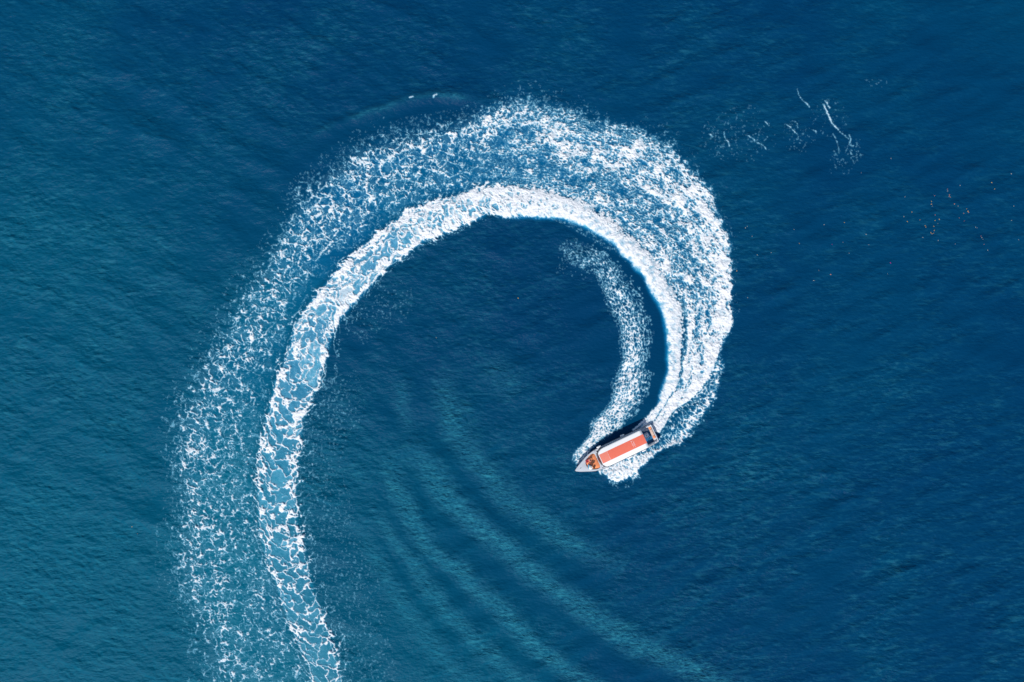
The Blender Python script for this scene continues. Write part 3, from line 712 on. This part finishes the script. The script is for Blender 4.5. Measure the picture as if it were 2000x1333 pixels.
# ------------------------------------------------------------------ water
def P2(px, py): return ((px - CX) * S, -(py - CY) * S)

RIDGES = [  # crests of the boat's own wave train: centre line, half width, height, ruffle
    ([(762, 830), (778, 855), (824, 896), (862, 957), (912, 1009), (974, 1060), (1040, 1121), (1116, 1173), (1192, 1229), (1250, 1262), (1390, 1325), (1500, 1372)], 17, .17, 1.0),
    ([(748, 850), (758, 875), (773, 947), (799, 1009), (835, 1070), (891, 1111), (937, 1157), (993, 1203), (1040, 1260), (1096, 1301), (1160, 1340), (1260, 1400)], 14, .15, .95),
    ([(728, 960), (747, 1019), (794, 1085), (835, 1147), (886, 1208), (932, 1255), (993, 1311), (1060, 1370)], 12, .10, .7),
    ([(864, 690), (865, 727), (876, 793), (896, 855), (942, 916), (983, 968), (1039, 1004), (1120, 1060), (1220, 1110)], 18, .09, .75),
    ([(778, 735), (788, 804), (800, 840)], 12, .06, .4),
    ([(700, 1000), (730, 1090), (770, 1160), (820, 1230), (870, 1290), (930, 1350)], 13, .07, .45),
    ([(960, 690), (985, 740), (1010, 770)], 20, .04, .35)]
OUTER_RIDGE = [(960, 196), (900, 190), (862, 187), (800, 193), (745, 212), (700, 228), (650, 245), (600, 275), (560, 310)]

def build_water_grid():
    st = .16 / S
    G = dict(x0=1000 - 78 / S, y0=666.5 - 56 / S, step=st); G['shape'] = (int(112 / .16) + 1, int(156 / .16) + 1)
    H, Wd = G['shape']
    yy, xx = np.mgrid[0:H, 0:Wd].astype(np.float32); PX = xx * st + G['x0']; PY = yy * st + G['y0']
    rs = np.random.RandomState(5)
    ky = np.fft.fftfreq(H, .16)[:, None]; kx = np.fft.fftfreq(Wd, .16)[None, :]
    k = np.hypot(kx, ky) + 1e-9
    def sea(seed, lam, bw, ang, spread, slope):
        rs = np.random.RandomState(seed); n = np.fft.fft2(rs.randn(H, Wd))
        d = np.arctan2(-ky, kx) - math.radians(ang); d = (d + math.pi / 2) % math.pi - math.pi / 2
        f = np.exp(-(np.log(k * lam) / bw) ** 2) * np.exp(-(d / math.radians(spread)) ** 2)
        h = np.fft.ifft2(n * f).real
        gy, gx = np.gradient(h, .16); h *= slope / math.sqrt((gx ** 2 + gy ** 2).mean())
        return h.astype(np.float32)
    right = sstep(700, 1250, PX + 0.35 * (PY - 666))
    nA = fbm(PX / 260, PY / 260, 3, 101); nB = fbm(PX / 90, PY / 60, 3, 105)
    long_ = sea(1, 4.2, .45, 120, 26, .085) * (.5 + .7 * right) + sea(2, 6.5, .5, 62, 32, .06) * (1 - .6 * right)
    chop = sea(3, 2.2, .40, 114, 34, .125) * right + sea(4, 2.0, .42, 72, 40, .09) * (1 - right)
    rip = sea(6, .95, .40, 96, 42, .15) * .8 + sea(7, .75, .35, 70, 40, .11) * (1 - .5 * right) + sea(8, .8, .35, 120, 36, .10) * right
    ruff = np.clip(.62 + .38 * nA + .34 * nB, .10, 1.7)
    ruff *= (0.72 + .45 * (1 - sstep(150, 900, PX)) * sstep(150, 700, PY) + .15 * sstep(300, 1000, PY)) * (1 - .35 * sstep(1200, 1750, PX) * (1 - sstep(200, 800, PY)))
    ridge = np.zeros(G['shape'], np.float32); rr = np.zeros(G['shape'], np.float32); trough = rr.copy()
    wob = 4 * fbm(PX / 60, PY / 60, 3, 111)
    for C_, hw, hh, rf in RIDGES:
        T, V = line_map(C_, G, hw * 3.6, 1.5); ok = T >= 0
        fade = sstep(0, .2, T) * (1 - .5 * sstep(.75, 1, T)); q = (V + wob * 1.6) / (hw * 1.15)
        # line_map's v grows to the right of the direction of travel; the crest lies up-sun of the bright face
        ridge += np.where(ok, hh * fade * 1.35 * (np.exp(-((q + .9) / 1.1) ** 2) - .6 * np.exp(-((q - 1.1) / 1.2) ** 2)), 0)
        trough = np.maximum(trough, np.where(ok, rf * fade * np.exp(-((q - 1.9) / .9) ** 2), 0))
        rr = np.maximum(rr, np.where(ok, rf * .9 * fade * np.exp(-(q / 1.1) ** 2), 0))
    ruff = ruff * (1 - .65 * np.clip(trough - rr, 0, 1))
    T, V = line_map(OUTER_RIDGE, G, 60, 1.5); ok = T >= 0
    fade = sstep(0, .2, T) * (1 - sstep(.6, 1, T))
    q = (V + wob) / 13
    oridge = np.where(ok, .28 * fade * (np.exp(-(q / .8) ** 2) - .35 * np.exp(-((q + 1.7) / 1.2) ** 2)), 0)
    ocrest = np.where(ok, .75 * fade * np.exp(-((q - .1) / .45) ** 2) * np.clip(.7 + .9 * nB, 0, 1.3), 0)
    calm_r = np.where(ok, fade * np.exp(-((q + 1.8) / 1.6) ** 2), 0)
    # smooth water swept by the hull between the bow wave and the wash, and between ribbon and broad band
    n = A_IN.index((1102, 428)) + 1
    T, V, W, _ = band_map(C_OUT[1:-2], A_IN[:n], G, -.35, 1.05)
    calm = np.where(T >= 0, sstep(-.3, .05, V) * (1 - sstep(.9, 1.2, T)), 0)
    T, V, W, _ = band_map(B_IN, B_OUT, G, -.1, 1.2)
    inB = np.where(T >= 0, sstep(-.1, .03, V) * (1 - sstep(.95, 1.2, V)), 0); tB = T
    T, V, W, _ = band_map(A_IN, A_OUT, G, -.2, 1.1)
    inA = np.where(T >= 0, sstep(-.12, .05, V) * (1 - sstep(.92, 1.08, V)), 0)
    domeA = np.where(T >= 0, np.clip(1 - (2 * V - 1) ** 2, 0, 1) * np.interp(T, [0, .1, .35, .7, 1], [.05, .20, .20, .13, .06]), 0).astype(np.float32)
    turb = fbm(PX / 15, PY / 15, 3, 121) * .05 + fbm(PX / 6, PY / 6, 2, 125) * .015
    calm = np.clip(np.maximum(np.maximum(calm, calm_r * .75), np.maximum(inA * .8, inB * .55)), 0, 1)
    z = (long_ * (1 - .6 * calm) + chop * (.35 + .65 * ruff) * (1 - .85 * calm) + rip * (ruff + .7 * rr) * (1 - .93 * calm))
    z = z + 1.5 * np.clip(z, 0, 1) ** 2
    young = np.where(tB >= 0, 1 - sstep(.25, .45, tB), 0)
    z = z + ridge + oridge + blur(domeA, 1) + turb * np.maximum(inB * (.45 + 1.0 * young), inA * .6)
    # hollow the hull presses into the sea
    bx, by = BOAT_LOC[0] / S + CX, CY - BOAT_LOC[1] / S
    ca, sa = -math.cos(BOAT_ROT[2]), math.sin(BOAT_ROT[2])
    u = (PX - bx) * ca + (PY - by) * sa; v = -(PX - bx) * sa + (PY - by) * ca
    z = z - .18 * np.exp(-(u / 80) ** 4 - (v / 17) ** 4)
    edge = np.minimum(np.minimum(xx, Wd - 1 - xx), np.minimum(yy, H - 1 - yy)); z = z * sstep(0, 20, edge)
    teal = np.clip((1 - sstep(120, 1150, PX - .45 * (PY - 700))) * .75 * (.35 + .65 * sstep(60, 620, PY)) + .35 * sstep(650, 1300, PY) * (1 - sstep(900, 1500, PX)) + .18 * nA + .05 * nB, 0, 1)
    return G, PX, PY, z.astype(np.float32), np.clip(ruff * .6 + rr, 0, 2) * (1 - calm), teal, calm, np.maximum(rr * (1 - calm), ocrest)  # last array masks the pale sheen painted on swells and outer crest

def np_mesh(name, co, quads, attrs, mat):
    me = bpy.data.meshes.new(name); nq = len(quads)
    me.vertices.add(len(co)); me.vertices.foreach_set('co', np.ascontiguousarray(co, np.float32).ravel())
    me.loops.add(nq * 4); me.loops.foreach_set('vertex_index', np.ascontiguousarray(quads, np.int32).ravel())
    me.polygons.add(nq); me.polygons.foreach_set('loop_start', np.arange(0, nq * 4, 4, dtype=np.int32))
    try: me.polygons.foreach_set('loop_total', np.full(nq, 4, np.int32))
    except Exception: pass
    me.polygons.foreach_set('use_smooth', np.ones(nq, bool))
    me.update(calc_edges=True)
    for k, a in attrs.items():
        at = me.attributes.new(k, 'FLOAT', 'POINT'); at.data.foreach_set('value', np.ascontiguousarray(a, np.float32).ravel())
    return link(name, me, mat)

class NT:
    def __init__(s, m): m.use_nodes = True; s.nt = m.node_tree; s.nt.nodes.clear()
    def __call__(s, t, **kw):
        n = s.nt.nodes.new('ShaderNode' + t)
        for k, v in kw.items(): setattr(n, k, v)
        return n
    def L(s, a, b): s.nt.links.new(a, b)
    def math(s, op, a, b=None, c=None, clamp=False):
        n = s('Math', operation=op, use_clamp=clamp)
        for i, v in enumerate((a, b, c)):
            if v is None: continue
            if isinstance(v, (int, float)): n.inputs[i].default_value = v
            else: s.L(v, n.inputs[i])
        return n.outputs[0]
    def attr(s, name): return s('Attribute', attribute_name=name).outputs['Fac']
    def mix(s, f, a, b):
        n = s('Mix', data_type='RGBA')
        for i, v in ((0, f), (6, a), (7, b)):
            if isinstance(v, tuple): n.inputs[i].default_value = (*v, 1)
            elif isinstance(v, (int, float)): n.inputs[i].default_value = v
            else: s.L(v, n.inputs[i])
        return n.outputs[2]
    def noise(s, scale, stretch=(1, 1, 1), rot=0, detail=3, vec=None):
        tc = s('TexCoord'); mp = s('Mapping'); mp.inputs['Scale'].default_value = stretch; mp.inputs['Rotation'].default_value = (0, 0, rot)
        s.L(tc.outputs['Object'], mp.inputs['Vector']); n = s('TexNoise'); n.inputs['Scale'].default_value = scale; n.inputs['Detail'].default_value = detail
        s.L(mp.outputs[0], n.inputs['Vector']); return n.outputs[0]

def water_material():
    m = bpy.data.materials.new('sea_water'); N = NT(m)
    aer, ruf, teal, stk = N.attr('aeration'), N.attr('ruffle'), N.attr('teal'), N.attr('swell_sheen')
    patch = N.noise(.035, detail=3)
    base = N.mix(teal, DEEP, TEAL)
    base = N.mix(N.math('MULTIPLY', N.math('SUBTRACT', patch, .35, clamp=True), .5), base, TEAL)
    # sky sheen on ripples and swells painted as pale streaks, with thin foam dashes
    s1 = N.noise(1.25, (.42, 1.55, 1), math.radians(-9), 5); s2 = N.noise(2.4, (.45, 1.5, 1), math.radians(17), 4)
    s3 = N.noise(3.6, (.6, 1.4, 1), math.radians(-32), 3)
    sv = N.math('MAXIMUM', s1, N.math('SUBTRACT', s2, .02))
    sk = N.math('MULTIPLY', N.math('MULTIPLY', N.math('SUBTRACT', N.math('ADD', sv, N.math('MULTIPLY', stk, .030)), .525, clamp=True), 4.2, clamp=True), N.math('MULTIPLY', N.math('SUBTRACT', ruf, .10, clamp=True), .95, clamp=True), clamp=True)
    base = N.mix(N.math('MAXIMUM', sk, N.math('MULTIPLY', stk, N.math('ADD', .08, N.math('MULTIPLY', N.math('SUBTRACT', N.math('MAXIMUM', s3, N.math('SUBTRACT', sv, .06)), .41, clamp=True), 2.2)))), base, SHEEN_TINT)
    lo = N.mix(N.math('MULTIPLY', aer, 2.0, clamp=True), base, N.mix(teal, AER1, AER1T))
    col = N.mix(N.math('MULTIPLY', N.math('SUBTRACT', aer, .5, clamp=True), 2.0, clamp=True), lo, AER2)
    p = N('BsdfPrincipled'); N.L(col, p.inputs['Base Color']); p.inputs['IOR'].default_value = 1.333; p.inputs['Specular IOR Level'].default_value = .055
    N.L(N.math('ADD', .36, N.math('MULTIPLY', ruf, .08), clamp=True), p.inputs['Roughness'])
    n1 = N.noise(2.3, (.75, 1.5, 1), math.radians(-8), 4); n2 = N.noise(5.0, (.7, 1.4, 1), math.radians(16), 3)
    h = N.math('ADD', N.math('MULTIPLY', n1, .9), N.math('MULTIPLY', n2, .30))
    b = N('Bump'); b.inputs['Distance'].default_value = .36
    N.L(N.math('MULTIPLY', N.math('ADD', ruf, .22), .75, clamp=True), b.inputs['Strength']); N.L(h, b.inputs['Height'])
    N.L(b.outputs[0], p.inputs['Normal'])
    o = N('OutputMaterial'); N.L(p.outputs[0], o.inputs[0]); return m

def foam_material(name, white):
    m = bpy.data.materials.new(name); N = NT(m)
    cov = N.attr('cover'); FILMC = (.19, .57, .78)
    p = N('BsdfPrincipled'); N.L(N.mix(N.math('MULTIPLY', N.math('SUBTRACT', cov, .45, clamp=True), 2.0, clamp=True), FILMC, white), p.inputs['Base Color']); p.inputs['Roughness'].default_value = .75; p.inputs['Specular IOR Level'].default_value = .25
    n = N.noise(4.5, detail=5); b = N('Bump'); b.inputs['Strength'].default_value = .8; b.inputs['Distance'].default_value = .10; N.L(n, b.inputs['Height']); N.L(b.outputs[0], p.inputs['Normal'])
    t = N('BsdfTransparent'); mx = N('MixShader'); N.L(cov, mx.inputs[0]); N.L(t.outputs[0], mx.inputs[1]); N.L(p.outputs[0], mx.inputs[2])
    o = N('OutputMaterial'); N.L(mx.outputs[0], o.inputs[0]); return m

def sample(grid, G, px, py):
    u = np.clip((px - G['x0']) / G['step'], 0, G['shape'][1] - 1.001); v = np.clip((py - G['y0']) / G['step'], 0, G['shape'][0] - 1.001)
    i = u.astype(int); j = v.astype(int); fu = (u - i).astype(np.float32); fv = (v - j).astype(np.float32)
    return (grid[j, i] * (1 - fu) * (1 - fv) + grid[j, i + 1] * fu * (1 - fv) + grid[j + 1, i] * (1 - fu) * fv + grid[j + 1, i + 1] * fu * fv)

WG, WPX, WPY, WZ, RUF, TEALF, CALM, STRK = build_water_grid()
FG, FX, FY, FO, FLAB, FAER, FLUMP, FCOV = build_foam(1.0)

# aeration on the water grid, from the foam survey
fa = blur(FAER, 2); inside = (WPX > FX[0, 0]) & (WPX < FX[0, -1]) & (WPY > FY[0, 0]) & (WPY < FY[-1, 0])
AERW = np.where(inside, sample(fa, FG, WPX, WPY), 0).astype(np.float32)
# one sheet of sea: the fine grid, stretched out to the horizon at its rim
far = np.array([60, 160, 420, 1100, 3000, 8000, 20000.])
gx = np.concatenate([-(78 + far[::-1]), (WPX[0] - CX) * S, 78 + far]); gy = np.concatenate([56 + far[::-1], -(WPY[:, 0] - CY) * S, -(56 + far)])
padk = dict(pad_width=len(far), mode='edge')
Z = np.pad(WZ, **padk)
ny, nx = Z.shape
xx, yy = np.meshgrid(gx, gy)
co = np.stack([xx, yy, Z], -1).reshape(-1, 3)
idx = np.arange(nx * ny, dtype=np.int32).reshape(ny, nx)
quads = np.stack([idx[:-1, :-1], idx[1:, :-1], idx[1:, 1:], idx[:-1, 1:]], -1).reshape(-1, 4)
sea = np_mesh('water', co, quads, dict(aeration=np.pad(AERW, **padk), ruffle=np.pad(RUF, **padk), teal=np.pad(TEALF, **padk), swell_sheen=np.pad(STRK, **padk)), water_material())
tag(sea, 'deep blue rippled sea, greener to the left, all round the foam spiral', 'sea', kind='structure')

# ------------------------------------------------------------------ foam: relief lying on the water, one sheet per kind
def build_foam_meshes():
    lab = FLAB.copy()
    for _ in range(2):
        for ax, sh in ((0, 1), (0, -1), (1, 1), (1, -1)):
            r = np.roll(lab, sh, ax); lab = np.where(lab == 0, r, lab)
    keep = FCOV > .03
    q = keep[:-1, :-1] | keep[1:, :-1] | keep[:-1, 1:] | keep[1:, 1:]
    cl = np.maximum(np.maximum(lab[:-1, :-1], lab[1:, 1:]), np.maximum(lab[1:, :-1], lab[:-1, 1:]))
    own = np.where(lab[:-1, :-1] > 0, lab[:-1, :-1], cl)
    base = sample(WZ, WG, FX, FY)
    hs = np.choose(np.clip(FLAB, 0, 6), [.02, .20, .18, .11, .15, .02, .04])
    thick = np.clip(FO * 3, 0, 1) ** .6
    z = base + .03 + FCOV * hs * (.35 + .5 * thick) * (1 + .8 * FLUMP)
    co = np.stack([(FX - CX) * S, -(FY - CY) * S, z], -1)
    names = {1: ('lacy_wake_foam', 'broad outer band of lacy white foam curving round the spiral, speckled and ragged at its outer edge'),
             2: ('churned_wake_foam', 'narrow inner ribbon of churned foam with turquoise cells, hugging the inside of the spiral'),
             3: ('bow_wave_foam', 'short crescent of foam thrown from the bow to the inside of the turn'),
             4: ('side_spray_foam', 'splash of foam along the outer side of the boat and trailing behind it'),
             5: ('foam_flecks', 'faint scattered flecks of foam on open water beside the wake'),
             6: ('stray_foam', 'thin stray foam lines on open water at upper right, away from the wake')}
    mats = {k: foam_material('foam_%d' % k, FOAMC) for k in (1,)}
    ids = np.arange(FX.size).reshape(FX.shape)
    tot = 0
    for k, (nm, lb) in names.items():
        jj, ii = np.nonzero(q & (own == k))
        if not len(jj): continue
        qd = np.stack([ids[jj, ii], ids[jj + 1, ii], ids[jj + 1, ii + 1], ids[jj, ii + 1]], -1)
        u, inv = np.unique(qd, return_inverse=True)
        o = np_mesh(nm, co.reshape(-1, 3)[u], inv.reshape(-1, 4), dict(cover=FCOV.ravel()[u]), mats[1])
        tag(o, lb, 'foam', kind='stuff'); tot += len(qd)
    print('foam quads', tot, 'water quads', len(quads))
build_foam_meshes()

# ------------------------------------------------------------------ boat and what is on it
boat = build_boat()
bpy.context.view_layer.update()
build_fenders(boat); build_chest(boat); build_people(boat)

# ------------------------------------------------------------------ scraps afloat on the right
FLOAT = [  # survey x, y, colour (0 yellow, 1 white, 2 orange-pink, 3 magenta), size
    (1937, 357, 0, 1.2), (1941, 370, 0, 1.1), (1974.5, 340, 1, 1.2), (1875.5, 362.5, 1, 1.0), (1851, 373.5, 1, 1.0), (1850, 370, 2, .7), (1855, 381, 2, 1.2), (1854.5, 384, 2, 1.0), (1857, 385, 2, .8), (1864, 399, 2, 1.2), (1871, 403, 1, .7),
    (1825, 383, 2, .8), (1819, 394, 0, 1.0), (1819.5, 399, 0, 1.2), (1821, 403, 1, .6), (1781.5, 414.5, 0, 1.0), (1766, 423.5, 1, .8), (1772.5, 433.5, 0, .9), (1796.5, 430, 0, .8), (1825.5, 420.5, 2, .9), (1826, 431, 0, 1.0), (1834.5, 429, 0, 1.2), (1832, 437, 1, .6),
    (1806.5, 441, 0, .9), (1808, 444, 0, 1.0), (1824, 442.5, 0, 1.0), (1824.5, 450.5, 0, 1.0), (1818, 455, 0, 1.0), (1820.5, 457, 0, 1.0), (1823.5, 456, 0, .7), (1802, 464.5, 1, .9), (1832.5, 470, 1, .9), (1887.5, 408.5, 0, .8), (1890, 413, 0, 1.3), (1891.5, 415, 2, 1.1), (1882, 417, 2, .9), (1873, 426, 2, .8), (1884, 432, 2, .6),
    (1905.5, 444, 1, .9), (1908.5, 445.5, 1, .6), (1916, 461.5, 2, .7), (1917.5, 464.5, 1, .9), (1919, 468, 1, .6), (1920.5, 478, 2, .8), (1929, 489, 1, 1.0), (1980, 403, 1, 1.0), (1976, 431, 1, .9), (1767, 385, 1, .8), (1865.5, 477, 1, .7), (1988, 469, 1, .8),
    (1649, 435, 0, .9), (1610, 439, 1, 1.0), (1456, 445.5, 1, 1.0), (1459.5, 442.5, 1, .7), (1469, 462, 1, .8), (1550, 449, 1, .7), (1561, 476, 0, .8), (1506, 494, 1, .9), (1479, 498.5, 1, 1.0), (1692, 458, 1, 1.1), (1647, 473.5, 1, .6), (1697, 478.5, 1, .7), (1658, 495, 1, .7), (1772, 433, 0, .9), (1766, 423, 1, .7),
    (1439, 529.5, 0, 1.2), (1622.5, 536.5, 2, 1.3), (1589, 548.5, 1, 1.2), (1738.5, 514, 3, 1.3), (1733.5, 535, 1, .6), (1599, 528.5, 1, .6), (1625, 478, 3, .7), (1460, 582, 1, .9), (1740, 310, 1, .9), (1682, 338, 1, .7), (1012, 583, 0, 1.3), (852, 660, 1, .8), (258, 1029, 0, 1.1), (268, 1043, 2, .7)]
FCOLS = [principled('scrap_yellow', (.50, .32, .07), .7), principled('scrap_white', (.32, .34, .30), .7), principled('scrap_orange', (.48, .21, .13), .7), principled('scrap_magenta', (.40, .02, .25), .7)]
def build_scraps():
    protos = []
    rng = random.Random(8)
    for c in range(4):
        me = []
        for v in range(3):
            bm = bmesh.new(); n = 9; ring = []
            for q in range(n):
                t = 2 * math.pi * q / n; r = .075 * (1 + .28 * math.sin(2 * t + v) + rng.uniform(-.15, .15))
                ring.append((r * 1.25 * math.cos(t), r * math.sin(t), .012 + .03 * math.cos(t + v) ** 2))
            loft(bm, [[(x * .9, y * .9, z - .018) for x, y, z in ring], ring, [(x * .45, y * .45, z + .012) for x, y, z in ring]], True, True)
            bmesh.ops.recalc_face_normals(bm, faces=bm.faces[:]); m = bpy.data.meshes.new('floating_scrap'); bm.to_mesh(m); bm.free(); m.materials.append(FCOLS[c]); me.append(m)
        protos.append(me)
    for k, (px, py, c, s) in enumerate(FLOAT):
        o = bpy.data.objects.new('floating_scrap', protos[c][k % 3]); COL.objects.link(o)
        x, y = P2(px, py); o.location = (x, y, float(sample(WZ, WG, np.array([px]), np.array([py]))[0]) + .025)
        o.rotation_euler = (0, 0, rng.uniform(0, 6.28)); o.scale = (s * .62,) * 3
        if px < 400: wh = 'floating alone left of the foam spiral, the %s one of two' % ('upper' if py < 1035 else 'lower')
        elif px < 1000: wh = 'floating inside the foam spiral, left of its middle'
        elif px < 1100: wh = 'floating inside the foam spiral under its arch'
        elif px < 1490: wh = 'drifting just right of the outer foam edge'
        elif px < 1760 and py < 400: wh = 'drifting on open water below the stray foam lines'
        elif px < 1760: wh = 'drifting between the outer foam edge and the loose swarm'
        elif px < 1845: wh = 'drifting in the left half of the loose swarm'
        elif px < 1932: wh = 'drifting in the right half of the loose swarm'
        else: wh = 'drifting near the right edge beyond the loose swarm'
        tag(o, 'tiny %s scrap %s' % (('yellow', 'whitish', 'orange', 'magenta')[c], wh), 'scrap', '%s scraps afloat' % ('yellow', 'whitish', 'orange', 'magenta')[c])
build_scraps()
